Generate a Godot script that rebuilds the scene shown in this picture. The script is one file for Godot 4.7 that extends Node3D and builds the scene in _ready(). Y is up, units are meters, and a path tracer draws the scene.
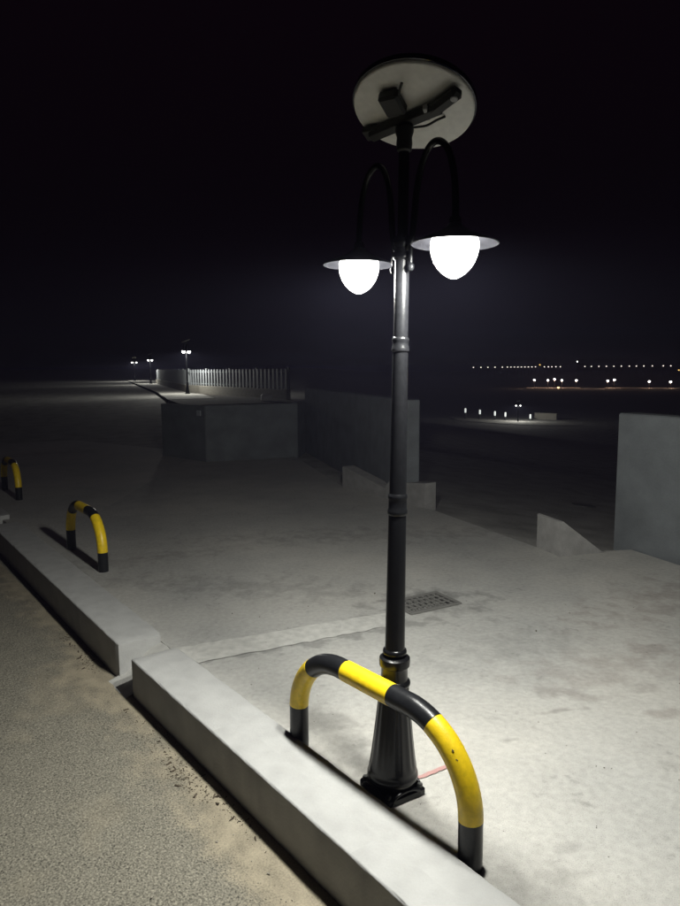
extends Node3D

# ---------------------------------------------------------------- constants
const EYE := Vector3(0, 1.51, 0)          # camera above the concrete yard (y = 0)
const ROAD_Y := -0.15                     # asphalt on the camera's side of the kerb
const KERB_TOP := 0.05
const KDIR := Vector3(0.611, 0, 0.7916)    # along the kerb, towards the camera
const KNORM := Vector3(0.7916, 0, -0.611)  # across the kerb, towards the lamp
const LAMP_SPILL := 3.1
const LAMP_COLOR := Color(1.0, 1.0, 0.97)

var M := {}
var rng := RandomNumberGenerator.new()
var taken := {}

# ---------------------------------------------------------------- bookkeeping
func numbered(called: String) -> String:
	if not taken.has(called):
		taken[called] = 0
		return called
	taken[called] += 1
	return "%s_%03d" % [called, taken[called]]

func tag(o: Node, label: String, category: String, group := "", kind := "") -> void:
	if label: o.set_meta("label", label)
	if category: o.set_meta("category", category)
	if group: o.set_meta("group", group)
	if kind: o.set_meta("kind", kind)

func thing(called: String, label: String, category: String, at := Vector3.ZERO, turn := 0.0, group := "") -> Node3D:
	var o := Node3D.new()
	o.name = numbered(called)
	add_child(o)
	o.position = at
	o.rotation.y = turn
	tag(o, label, category, group)
	return o

func put(mesh: Mesh, called: String, mat: Material, parent: Node = null, xf := Transform3D.IDENTITY) -> MeshInstance3D:
	var o := MeshInstance3D.new()
	o.mesh = mesh
	o.material_override = mat
	if parent == null:
		o.name = numbered(called)
		add_child(o)
	else:
		o.name = called
		parent.add_child(o, true)
	o.transform = xf
	o.cast_shadow = GeometryInstance3D.SHADOW_CASTING_SETTING_ON
	return o

func setting(mesh: Mesh, called: String, mat: Material) -> MeshInstance3D:
	var o := put(mesh, called, mat)
	o.set_meta("kind", "structure")
	return o

# ---------------------------------------------------------------- pixels (680 x 906) to places
func ray(x: float, y: float) -> Vector3:
	var p := atan(84.0 / 680.0)
	var r := deg_to_rad(0.4)
	var fw := Vector3(0, -sin(p), -cos(p))
	var up := Vector3(0, cos(p), -sin(p))
	var cr := cos(r) * Vector3.RIGHT - sin(r) * up
	var cu := sin(r) * Vector3.RIGHT + cos(r) * up
	return fw + cr * (x - 340.0) / 680.0 - cu * (y - 453.0) / 680.0

func at_height(x: float, y: float, h: float) -> Vector3:
	var d := ray(x, y)
	return EYE + d * ((h - EYE.y) / d.y)

func at_range(x: float, y: float, dist: float) -> Vector3:
	var d := ray(x, y)
	return EYE + d / Vector2(d.x, d.z).length() * dist

# ---------------------------------------------------------------- mesh helpers
func quad(st: SurfaceTool, a: Vector3, b: Vector3, c: Vector3, d: Vector3, n: Vector3) -> void:
	var v := [a, b, c, d]
	if (b - a).cross(c - a).dot(n) > 0.0: v = [a, d, c, b]
	for i in [0, 1, 2, 0, 2, 3]:
		st.set_normal(n)
		st.add_vertex(v[i])

func tri(st: SurfaceTool, a: Vector3, b: Vector3, c: Vector3, n: Vector3) -> void:
	var v := [a, b, c]
	if (b - a).cross(c - a).dot(n) > 0.0: v = [a, c, b]
	for p in v:
		st.set_normal(n)
		st.add_vertex(p)

func start() -> SurfaceTool:
	var st := SurfaceTool.new()
	st.begin(Mesh.PRIMITIVE_TRIANGLES)
	return st

func add_box(st: SurfaceTool, size: Vector3, ch := 0.004, xf := Transform3D.IDENTITY) -> void:
	var h := size * 0.5
	var c: float = min(ch, min(h.x, min(h.y, h.z)) * 0.6)
	var ax := [Vector3.RIGHT, Vector3.UP, Vector3.BACK]
	var b := xf.basis
	for i in 3:
		var j := (i + 1) % 3
		var k := (i + 2) % 3
		for s in [-1.0, 1.0]:
			var n: Vector3 = ax[i] * s
			var o: Vector3 = n * h[i]
			var u: Vector3 = ax[j] * (h[j] - c)
			var w: Vector3 = ax[k] * (h[k] - c)
			quad(st, xf * (o - u - w), xf * (o + u - w), xf * (o + u + w), xf * (o - u + w), (b * n).normalized())
	for i in 3:                                          # bevelled edges run along axis i
		var j := (i + 1) % 3
		var k := (i + 2) % 3
		for s in [-1.0, 1.0]:
			for t in [-1.0, 1.0]:
				var l: Vector3 = ax[i] * (h[i] - c)
				var p: Vector3 = ax[j] * s * h[j] + ax[k] * t * (h[k] - c)
				var q: Vector3 = ax[j] * s * (h[j] - c) + ax[k] * t * h[k]
				quad(st, xf * (p - l), xf * (p + l), xf * (q + l), xf * (q - l), (b * (ax[j] * s + ax[k] * t)).normalized())
	for sx in [-1.0, 1.0]:
		for sy in [-1.0, 1.0]:
			for sz in [-1.0, 1.0]:
				tri(st, xf * Vector3(sx * h.x, sy * (h.y - c), sz * (h.z - c)), xf * Vector3(sx * (h.x - c), sy * h.y, sz * (h.z - c)), xf * Vector3(sx * (h.x - c), sy * (h.y - c), sz * h.z), (b * Vector3(sx, sy, sz)).normalized())

func box(size: Vector3, ch := 0.004) -> ArrayMesh:
	var st := start()
	add_box(st, size, ch)
	return st.commit()

# profile: array of Vector2(radius, height); sharp profile corners stay sharp
func lathe(profile: Array, segs := 32, flutes := 0, depth := 0.0, from_y := 0.0, to_y := 0.0) -> ArrayMesh:
	var st := start()
	var n := profile.size() - 1
	var seg_n := []
	for i in n:
		var d: Vector2 = profile[i + 1] - profile[i]
		seg_n.append(Vector2(d.y, -d.x).normalized())
	for i in n:
		var na: Vector2 = seg_n[i]
		var nb: Vector2 = seg_n[i]
		if i > 0 and seg_n[i - 1].dot(seg_n[i]) > 0.7: na = (seg_n[i - 1] + seg_n[i]).normalized()
		if i < n - 1 and seg_n[i + 1].dot(seg_n[i]) > 0.7: nb = (seg_n[i + 1] + seg_n[i]).normalized()
		var A: Vector2 = profile[i]
		var B: Vector2 = profile[i + 1]
		for s in segs:
			var corner := []
			for e in [[A, na, s], [B, nb, s], [B, nb, s + 1], [A, na, s + 1]]:
				var th: float = TAU * e[2] / segs
				var rr: float = e[0].x
				var tilt := 0.0
				if flutes > 0 and e[0].y > from_y and e[0].y < to_y:
					rr *= 1.0 - depth * pow(abs(cos(th * flutes * 0.5)), 2.0)
					tilt = -depth * flutes * 0.5 * sin(th * flutes)
				var out := Vector3(cos(th), 0, sin(th))
				var side := Vector3(-sin(th), 0, cos(th))
				var nn: Vector3 = (out * e[1].x + Vector3.UP * e[1].y + side * tilt * 0.9).normalized()
				corner.append([out * rr + Vector3.UP * e[0].y, nn])
			for idx in [0, 2, 1, 0, 3, 2]:
				st.set_normal(corner[idx][1])
				st.add_vertex(corner[idx][0])
	return st.commit()

func add_tube(st: SurfaceTool, pts: Array, radius: float, segs := 14, caps := true) -> void:
	var n := pts.size()
	var frames := []
	var side := Vector3.ZERO
	for i in n:
		var t: Vector3 = (pts[min(i + 1, n - 1)] - pts[max(i - 1, 0)]).normalized()
		if side == Vector3.ZERO:
			side = t.cross(Vector3.UP if abs(t.y) < 0.9 else Vector3.RIGHT).normalized()
		side = (side - t * side.dot(t)).normalized()
		frames.append([pts[i], side, t.cross(side).normalized(), t])
	for i in n - 1:
		for s in segs:
			var v := []
			for e in [[i, s], [i + 1, s], [i + 1, s + 1], [i, s + 1]]:
				var f: Array = frames[e[0]]
				var th: float = TAU * e[1] / segs
				var o: Vector3 = f[1] * cos(th) + f[2] * sin(th)
				v.append([f[0] + o * radius, o])
			for idx in [0, 1, 2, 0, 2, 3]:
				st.set_normal(v[idx][1])
				st.add_vertex(v[idx][0])
	if caps:
		for e in [[0, -1.0], [n - 1, 1.0]]:
			var f: Array = frames[e[0]]
			for s in segs:
				var a: float = TAU * s / segs
				var b: float = TAU * (s + 1) / segs
				tri(st, f[0], f[0] + (f[1] * cos(a) + f[2] * sin(a)) * radius, f[0] + (f[1] * cos(b) + f[2] * sin(b)) * radius, f[3] * e[1])

func tube(pts: Array, radius: float, segs := 14, caps := true) -> ArrayMesh:
	var st := start()
	add_tube(st, pts, radius, segs, caps)
	return st.commit()

func smooth_path(keys: Array, steps := 6) -> Array:
	var c := []
	for i in keys.size() - 1:
		var p0: Vector3 = keys[max(i - 1, 0)]
		var p3: Vector3 = keys[min(i + 2, keys.size() - 1)]
		for k in steps:
			c.append(keys[i].cubic_interpolate(keys[i + 1], p0, p3, float(k) / steps))
	c.append(keys[-1])
	return c

# upright prism: outline in (along, up), extruded by thick across, placed by a transform (x along, y up, z across)
func prism(outline: PackedVector2Array, thick: float) -> ArrayMesh:
	var st := start()
	var idx := Geometry2D.triangulate_polygon(outline)
	for s in [-0.5, 0.5]:
		for i in range(0, idx.size(), 3):
			var p := []
			for k in 3: p.append(Vector3(outline[idx[i + k]].x, outline[idx[i + k]].y, s * thick))
			tri(st, p[0], p[1], p[2], Vector3(0, 0, sign(s)))
	var mid := Vector2.ZERO
	for p in outline: mid += p / outline.size()
	for i in outline.size():
		var a := outline[i]
		var b := outline[(i + 1) % outline.size()]
		var n := (b - a).orthogonal().normalized()
		if not Geometry2D.is_point_in_polygon((a + b) * 0.5 - n * 0.001, outline): n = -n
		quad(st, Vector3(a.x, a.y, -thick * 0.5), Vector3(b.x, b.y, -thick * 0.5), Vector3(b.x, b.y, thick * 0.5), Vector3(a.x, a.y, thick * 0.5), Vector3(n.x, n.y, 0))
	return st.commit()

func along(a: Vector3, b: Vector3) -> Transform3D:   # x axis from a to b on the level, origin at a
	var d := Vector3(b.x - a.x, 0, b.z - a.z).normalized()
	return Transform3D(Basis(d, Vector3.UP, d.cross(Vector3.UP)), a)

# flat sheet from a polygon in (x, z)
func sheet(poly: PackedVector2Array, y: float, uv: Callable, skirt := 0.0) -> ArrayMesh:
	var st := start()
	var idx := Geometry2D.triangulate_polygon(poly)
	for i in range(0, idx.size(), 3):
		var v := [poly[idx[i]], poly[idx[i + 1]], poly[idx[i + 2]]]
		if (v[1] - v[0]).cross(v[2] - v[0]) < 0.0: v = [v[0], v[2], v[1]]
		for p in v:
			st.set_normal(Vector3.UP)
			var t: Vector2 = uv.call(p)
			st.set_uv(t)
			st.set_uv2(t * 9.37)
			st.add_vertex(Vector3(p.x, y, p.y))
	if skirt > 0.0:
		for i in poly.size():
			var a := poly[i]
			var b := poly[(i + 1) % poly.size()]
			var n := (b - a).orthogonal().normalized()
			if Geometry2D.is_point_in_polygon((a + b) * 0.5 + n * 0.01, poly): n = -n
			var nn := Vector3(n.x, 0, n.y)
			var v := [Vector3(a.x, y, a.y), Vector3(b.x, y, b.y), Vector3(b.x, y - skirt, b.y), Vector3(a.x, y - skirt, a.y)]
			for k in [0, 1, 2, 0, 2, 3]:
				st.set_normal(nn)
				st.set_uv(uv.call(Vector2(v[k].x, v[k].z)))
				st.set_uv2(Vector2(v[k].x + v[k].z, v[k].y))
				st.add_vertex(v[k])
	st.generate_tangents()
	return st.commit()

# ---------------------------------------------------------------- textures
func noise_bytes(w: int, h: int, freq: float, seed_: int, kind := FastNoiseLite.TYPE_SIMPLEX_SMOOTH, octaves := 4) -> PackedByteArray:
	var f := FastNoiseLite.new()
	f.noise_type = kind
	f.seed = seed_
	f.frequency = freq
	f.fractal_type = FastNoiseLite.FRACTAL_FBM if octaves > 1 else FastNoiseLite.FRACTAL_NONE
	f.fractal_octaves = octaves
	if kind == FastNoiseLite.TYPE_CELLULAR:
		f.cellular_return_type = FastNoiseLite.RETURN_DISTANCE
	return f.get_image(w, h, false, false, true).get_data()

func to_texture(bytes: PackedByteArray, w: int, h: int) -> ImageTexture:
	var im := Image.create_from_data(w, h, false, Image.FORMAT_RGB8, bytes)
	return ImageTexture.create_from_image(im)

func srgb8(lin: float) -> int:
	var v: float = clamp(lin, 0.0, 1.0)
	v = 12.92 * v if v < 0.0031308 else 1.055 * pow(v, 1.0 / 2.4) - 0.055
	return int(v * 255.0)

func relief(bytes: PackedByteArray, w: int, h: int, scale: float) -> ImageTexture:
	var im := Image.create_from_data(w, h, false, Image.FORMAT_L8, bytes)
	im.convert(Image.FORMAT_RGBA8)
	im.bump_map_to_normal_map(scale)
	return ImageTexture.create_from_image(im)

func lut(a: float, b: float) -> PackedFloat32Array:
	var t := PackedFloat32Array()
	for i in 256: t.append(lerp(a, b, i / 255.0))
	return t

func mottled(tint: Color, spread: float, freq: float, seed_: int, size := 512) -> ImageTexture:
	var a := noise_bytes(size, size, freq, seed_, FastNoiseLite.TYPE_SIMPLEX_SMOOTH, 5)
	var b := noise_bytes(size, size, 0.22, seed_ + 9, FastNoiseLite.TYPE_SIMPLEX_SMOOTH, 3)
	var out := PackedByteArray()
	out.resize(size * size * 3)
	var ramp := []
	for i in 512:
		var k: float = 1.0 + spread * (i / 255.5 - 1.0)
		ramp.append([srgb8(tint.r * k), srgb8(tint.g * k), srgb8(tint.b * k)])
	for i in size * size:
		var c: Array = ramp[clampi(int(a[i] * 1.45 + b[i] * 0.55), 0, 511)]
		out[i * 3] = c[0]
		out[i * 3 + 1] = c[1]
		out[i * 3 + 2] = c[2]
	return to_texture(out, size, size)

func surface(tint: Color, spread: float, freq: float, seed_: int, rough: float, bump: float, metres: float, world := true) -> StandardMaterial3D:
	var m := StandardMaterial3D.new()
	m.albedo_texture = mottled(tint, spread, freq, seed_)
	m.roughness = rough
	m.uv1_triplanar = true
	m.uv1_world_triplanar = world
	m.uv1_scale = Vector3.ONE / metres
	if bump > 0.0:
		m.normal_enabled = true
		m.normal_texture = relief(noise_bytes(512, 512, 0.12, seed_ + 31, FastNoiseLite.TYPE_SIMPLEX_SMOOTH, 4), 512, 512, bump)
		m.normal_scale = 0.6
	return m

func plain(lin: Color, rough: float, metal := 0.0) -> StandardMaterial3D:
	var m := StandardMaterial3D.new()
	m.albedo_color = lin.linear_to_srgb()
	m.roughness = rough
	m.metallic = metal
	return m

func glowing(c: Color, energy: float) -> StandardMaterial3D:
	var m := plain(Color(0.8, 0.8, 0.8), 0.4)
	m.emission_enabled = true
	m.emission = c
	m.emission_energy_multiplier = energy
	return m

const GRATE := Vector3(0.54, 0.0, -4.25)
const GRATE_TURN := 0.515
const GRATE_SIZE := Vector2(0.36, 0.23)

const YARD_X := -2.6
const YARD_Z := -7.0
const YARD_SPAN := 8.0
const YARD_PX := 1536

func segment_distance(p: Vector2, a: Vector2, b: Vector2) -> float:
	return p.distance_to(Geometry2D.get_closest_point_to_segment(p, a, b))

func yard_texture() -> Array:
	var n := YARD_PX
	var big := noise_bytes(n, n, 0.0032, 5, FastNoiseLite.TYPE_SIMPLEX_SMOOTH, 4)
	var mid := noise_bytes(n, n, 0.014, 17, FastNoiseLite.TYPE_SIMPLEX_SMOOTH, 5)
	var fine := noise_bytes(n, n, 0.11, 29, FastNoiseLite.TYPE_SIMPLEX_SMOOTH, 3)
	var ragged := noise_bytes(n, n, 0.03, 41, FastNoiseLite.TYPE_SIMPLEX_SMOOTH, 5)
	var amount := PackedFloat32Array()
	amount.resize(n * n)
	var red := PackedFloat32Array()
	red.resize(n * n)
	# stains, and darker patches beside the near hoop legs: [x, z, along, across, turn, strength, redness]; place from the photograph
	var dark_marks := [
		[1.62, -3.48, 0.30, 0.10, 0.3, 0.22, 0.06], [1.05, -3.00, 0.16, 0.05, -0.2, 0.26, 0.05], [1.30, -3.28, 0.45, 0.18, 0.2, 0.16, 0.04],
		[0.95, -3.55, 0.5, 0.16, 0.35, 0.14, 0.0], [-0.05, -2.72, 0.26, 0.10, -0.9, 0.26, 0.0], [0.03, -2.50, 0.22, 0.07, -0.9, 0.24, 0.0],
		[1.42, -2.82, 0.10, 0.05, 0.0, 0.22, 0.05], [0.52, -1.80, 0.14, 0.08, 0.6, 0.22, 0.0], [0.72, -1.98, 0.07, 0.03, 0.4, 0.2, 0.0],
		[-1.7, -5.3, 0.9, 0.15, 0.5, 0.2, 0.0], [0.3, -6.1, 1.4, 0.25, 0.1, 0.2, 0.0], [2.4, -4.4, 0.9, 0.3, 0.5, 0.2, 0.05],
		[1.9, -1.9, 0.6, 0.2, 0.4, 0.14, 0.05], [-0.6, -4.6, 1.0, 0.22, -0.2, 0.2, 0.0], [0.58, -4.27, 0.34, 0.24, 0.0, 0.42, 0.0], [0.70, -2.62, 0.05, 0.015, 0.3, 0.25, 0.0], [1.02, -2.86, 0.12, 0.02, 0.15, 0.34, 0.03], [1.25, -2.45, 0.05, 0.03, 0.5, 0.2, 0.0], [0.85, -2.2, 0.04, 0.012, -0.5, 0.26, 0.0], [1.5, -3.1, 0.2, 0.05, 0.3, 0.18, 0.02]]
	for s in dark_marks:
		var reach: float = max(s[2], s[3]) * 1.8
		var x0 := clampi(int((s[0] - reach - YARD_X) / YARD_SPAN * n), 0, n - 1)
		var x1 := clampi(int((s[0] + reach - YARD_X) / YARD_SPAN * n), 0, n - 1)
		var z0 := clampi(int((s[1] - reach - YARD_Z) / YARD_SPAN * n), 0, n - 1)
		var z1 := clampi(int((s[1] + reach - YARD_Z) / YARD_SPAN * n), 0, n - 1)
		var ca: float = cos(s[4])
		var sa: float = sin(s[4])
		for j in range(z0, z1):
			for i in range(x0, x1):
				var dx: float = YARD_X + YARD_SPAN * i / n - s[0]
				var dz: float = YARD_Z + YARD_SPAN * j / n - s[1]
				var u: float = (dx * ca - dz * sa) / s[2]
				var v: float = (dx * sa + dz * ca) / s[3]
				var q: float = 1.25 - sqrt(u * u + v * v) + (ragged[j * n + i] - 128) / 90.0
				if q > 0.0:
					q = min(q * 0.85, 1.0)
					amount[j * n + i] = max(amount[j * n + i], q * s[5])
					red[j * n + i] = max(red[j * n + i], q * s[6])
	# dark damp line along both sides of the gutter strip, broken up
	for line in [[Vector2(-0.95, -3.50), Vector2(0.62, -4.22), 0.035, 0.2], [Vector2(-0.80, -3.36), Vector2(0.62, -3.98), 0.05, 0.3]]:
		for j in range(int((-4.5 - YARD_Z) / YARD_SPAN * n), int((-3.1 - YARD_Z) / YARD_SPAN * n)):
			for i in range(int((-1.2 - YARD_X) / YARD_SPAN * n), int((0.8 - YARD_X) / YARD_SPAN * n)):
				var p := Vector2(YARD_X + YARD_SPAN * i / n, YARD_Z + YARD_SPAN * j / n)
				var q: float = 1.2 - segment_distance(p, line[0], line[1]) / line[2] + (ragged[j * n + i] - 128) / 60.0
				if q > 0.0: amount[j * n + i] = max(amount[j * n + i], min(q, 1.0) * line[3])
	var out := PackedByteArray()
	out.resize(n * n * 3)
	var ramp := PackedByteArray()
	for i in 1024: ramp.append(srgb8(i / 1023.0 * 0.8))
	for i in n * n:
		var base: float = 0.425 + (big[i] - 128) * 0.0004 + (mid[i] - 128) * 0.00024 + (fine[i] - 128) * 0.0003
		if mid[i] < 58 and fine[i] < 84: base -= 0.045
		if fine[i] > 214 and mid[i] > 150: base -= 0.10
		base *= 1.0 - amount[i]
		var warm: float = (big[i] - 110) * 0.00012
		out[i * 3] = ramp[clampi(int((base * (1.0 + warm)) * 1278.0), 0, 1023)]
		out[i * 3 + 1] = ramp[clampi(int((base * (0.985 - red[i] * 0.6)) * 1278.0), 0, 1023)]
		out[i * 3 + 2] = ramp[clampi(int((base * (0.925 - warm - red[i] * 0.7)) * 1278.0), 0, 1023)]
	var bumps := PackedByteArray()
	bumps.resize(n * n)
	for i in n * n: bumps[i] = (fine[i] * 3 + mid[i]) / 4
	return [to_texture(out, n, n), relief(bumps, n, n, 2.2)]

const ROAD_LONG := 8.0     # metres along the kerb per texture
const ROAD_WIDE := 3.0

func road_texture() -> Array:
	var w := 2048
	var h := 1024
	var big := noise_bytes(w, h, 0.004, 71, FastNoiseLite.TYPE_SIMPLEX_SMOOTH, 4)
	var mid := noise_bytes(w, h, 0.022, 72, FastNoiseLite.TYPE_SIMPLEX_SMOOTH, 4)
	var stones := noise_bytes(w, h, 0.16, 73, FastNoiseLite.TYPE_CELLULAR, 1)
	var grit := noise_bytes(w, h, 0.4, 74, FastNoiseLite.TYPE_SIMPLEX, 2)
	var tone := noise_bytes(w, h, 0.28, 75, FastNoiseLite.TYPE_SIMPLEX, 2)
	var out := PackedByteArray()
	out.resize(w * h * 3)
	var bumps := PackedByteArray()
	bumps.resize(w * h)
	var ramp := PackedByteArray()
	for i in 1024: ramp.append(srgb8(i / 1023.0 * 0.8))
	for j in h:
		var k: float = ROAD_WIDE * j / h                       # metres from the kerb
		for i in w:
			var at := j * w + i
			# sand washed up along the kerb: a band with a ragged edge of its own
			var edge: float = 0.24 + (big[at] - 128) * 0.0010 + (mid[at] - 128) * 0.0006
			var sand: float = clamp((edge - k) / 0.17 + (grit[at] - 128) * 0.0035 + (tone[at] - 128) * 0.002, 0.0, 1.0)
			if edge - k < -0.16: sand = 0.0
			sand = max(sand, clamp((big[at] - 165) * 0.010 - k * 0.2, 0.0, 0.35))
			var st: float = stones[at] / 255.0
			var v: float = 0.165 + (1.0 - st) * 0.04 + (tone[at] - 128) * 0.0005 + (grit[at] - 128) * 0.0008 + (mid[at] - 128) * 0.00015
			if tone[at] < 76: v -= 0.045
			if tone[at] > 188 and grit[at] > 120: v += 0.08
			var s: float = 0.265 + (mid[at] - 128) * 0.0006 + (grit[at] - 128) * 0.0006
			out[at * 3] = ramp[clampi(int(lerp(v, s, sand) * 1278.0), 0, 1023)]
			out[at * 3 + 1] = ramp[clampi(int(lerp(v * 0.93, s * 0.87, sand) * 1278.0), 0, 1023)]
			out[at * 3 + 2] = ramp[clampi(int(lerp(v * 0.74, s * 0.63, sand) * 1278.0), 0, 1023)]
			bumps[at] = clampi(int(lerp((1.0 - st) * 150.0 + grit[at] * 0.35, 110.0 + grit[at] * 0.16, sand)), 0, 255)
	return [to_texture(out, w, h), relief(bumps, w, h, 1.5)]

func speckle_texture() -> ImageTexture:
	var n := 512
	var a := noise_bytes(n, n, 0.3, 91, FastNoiseLite.TYPE_SIMPLEX, 3)
	var b := noise_bytes(n, n, 0.05, 92, FastNoiseLite.TYPE_SIMPLEX_SMOOTH, 3)
	var out := PackedByteArray()
	out.resize(n * n * 3)
	for i in n * n:
		var v := 243 + (a[i] - 128) / 7 + (b[i] - 128) / 12
		if a[i] < 38: v -= 34
		for c in 3: out[i * 3 + c] = clampi(v, 0, 255)
	return to_texture(out, n, n)

func make_materials() -> void:
	var grain := speckle_texture()
	var yt := yard_texture()
	var m := StandardMaterial3D.new()
	m.albedo_texture = yt[0]
	m.normal_enabled = true
	m.normal_texture = yt[1]
	m.normal_scale = 0.25
	m.roughness = 0.88
	m.detail_enabled = true
	m.detail_albedo = grain
	m.detail_blend_mode = BaseMaterial3D.BLEND_MODE_MUL
	m.detail_uv_layer = BaseMaterial3D.DETAIL_UV_2
	M.yard = m
	var rt := road_texture()
	m = StandardMaterial3D.new()
	m.albedo_texture = rt[0]
	m.normal_enabled = true
	m.normal_texture = rt[1]
	m.normal_scale = 1.0
	m.roughness = 0.85
	M.road = m
	M.kerb = surface(Color(0.375, 0.375, 0.366), 0.13, 0.012, 101, 0.8, 0.7, 0.9, false)
	M.kerb.albedo_color = Color.WHITE
	M.strip = surface(Color(0.435, 0.43, 0.405), 0.25, 0.02, 111, 0.88, 1.5, 0.8)
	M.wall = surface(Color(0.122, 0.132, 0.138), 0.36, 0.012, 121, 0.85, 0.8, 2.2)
	M.cheek = surface(Color(0.25, 0.245, 0.235), 0.3, 0.015, 131, 0.9, 1.5, 1.1)
	M.ground = surface(Color(0.25, 0.245, 0.225), 0.5, 0.012, 141, 0.95, 1.0, 4.0)
	M.soil = surface(Color(0.055, 0.045, 0.032), 0.6, 0.03, 145, 0.98, 2.0, 1.5)
	M.path = surface(Color(0.33, 0.32, 0.29), 0.35, 0.015, 151, 0.9, 1.0, 3.0)
	M.dusty = surface(Color(0.125, 0.122, 0.114), 0.6, 0.05, 165, 0.85, 1.5, 0.2)
	M.iron = surface(Color(0.055, 0.055, 0.052), 0.5, 0.05, 161, 0.6, 1.5, 0.25)
	M.black = surface(Color(0.006, 0.0062, 0.007), 0.5, 0.03, 171, 0.26, 0.8, 0.3, false)
	M.black.metallic_specular = 0.4
	M.black_paint = surface(Color(0.011, 0.0115, 0.013), 0.5, 0.03, 181, 0.3, 0.8, 0.3, false)
	M.black_paint.metallic_specular = 0.4
	M.yellow = surface(Color(0.79, 0.55, 0.012), 0.34, 0.02, 191, 0.38, 0.8, 0.35, false)
	M.scuff = plain(Color(0.06, 0.05, 0.035), 0.9)
	M.shade = plain(Color(0.055, 0.055, 0.065), 0.7)
	M.shade.metallic_specular = 0.2
	M.tray = surface(Color(0.78, 0.77, 0.73), 0.12, 0.02, 201, 0.7, 0.0, 0.4, false)
	M.cells = plain(Color(0.012, 0.014, 0.028), 0.12)
	M.plastic = plain(Color(0.016, 0.016, 0.016), 0.55)
	M.lens = plain(Color(0.3, 0.3, 0.3), 0.3)
	M.globe = glowing(LAMP_COLOR, 12.0)
	M.slat = surface(Color(0.30, 0.32, 0.33), 0.15, 0.03, 211, 0.7, 0.0, 1.0)
	M.low_wall = surface(Color(0.24, 0.225, 0.19), 0.3, 0.02, 221, 0.9, 1.0, 1.5)
	M.white = plain(Color(0.7, 0.7, 0.68), 0.6)
	M.red_paint = surface(Color(0.40, 0.235, 0.22), 0.5, 0.06, 231, 0.9, 0.0, 0.12)
	M.litter = plain(Color(0.07, 0.055, 0.038), 0.95)
	M.pole_grey = plain(Color(0.03, 0.03, 0.03), 0.6)
	M.far_white = glowing(Color(1.0, 0.98, 0.95), 6.0)
	M.far_dim = glowing(Color(1.0, 0.95, 0.89), 2.2)
	M.far_yellow = glowing(Color(1.0, 0.80, 0.45), 1.8)
	M.far_warm = glowing(Color(1.0, 0.78, 0.55), 4.0)
	M.post_glow = glowing(Color(0.97, 1.0, 0.97), 0.6)

# ---------------------------------------------------------------- terrain
func smooth(a: float, b: float, x: float) -> float:
	return smoothstep(a, b, x)

func terrain(x: float, z: float) -> float:
	var d := Vector2(x, z).length()
	var az := rad_to_deg(atan2(x, -z))
	var m := (x - 1.66) * 0.912 - (z + 5.62) * 0.41            # metres beyond the foot of the parapet walls
	var right := smooth(-3.0, 5.0, az)
	var left_h: float = -0.02 + 0.38 * smooth(14.0, 27.0, d) + 0.006 * max(d - 40.0, 0.0) * smooth(40.0, 120.0, d) * 0.6
	var right_h: float = -0.02 - 0.12 * clamp(m, 0.0, 42.0) * 1.0
	right_h = max(right_h, -4.6)
	right_h -= 1.2 * smooth(110.0, 240.0, d)
	right_h += 1.6 * smooth(300.0, 500.0, d)
	var under: float = 0.4 * smooth(0.15, 0.6, -m) * (1.0 - smooth(10.0, 11.5, d))   # room for the drain pit under the yard
	if m <= 0.0: return (-0.02 if d < 16.0 else left_h) - under
	return lerp(left_h, right_h, right)

func make_ground() -> void:
	var st := start()
	var o := Vector2(0.52, -1.70) + Vector2(KNORM.x, KNORM.z) * 0.06
	var az0 := atan2(-KDIR.x, KDIR.z)                          # bearing of the kerb line, away from the camera
	var rows := [0.0]
	var r := 0.5
	while r < 1500.0:
		rows.append(r)
		r *= 1.075
	var cols := 150
	var grid := []
	for i in rows.size():
		var line := []
		for j in cols + 1:
			var a := az0 + PI * j / cols
			var x: float = o.x + sin(a) * rows[i]
			var z: float = o.y - cos(a) * rows[i]
			line.append(Vector3(x, terrain(x, z), z))
		grid.append(line)
	for i in rows.size() - 1:
		for j in cols:
			for p in [grid[i][j], grid[i + 1][j], grid[i + 1][j + 1], grid[i][j], grid[i + 1][j + 1], grid[i][j + 1]]:
				st.set_smooth_group(0)
				st.add_vertex(p)
	st.generate_normals()
	setting(st.commit(), "ground", M.ground)

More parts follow.
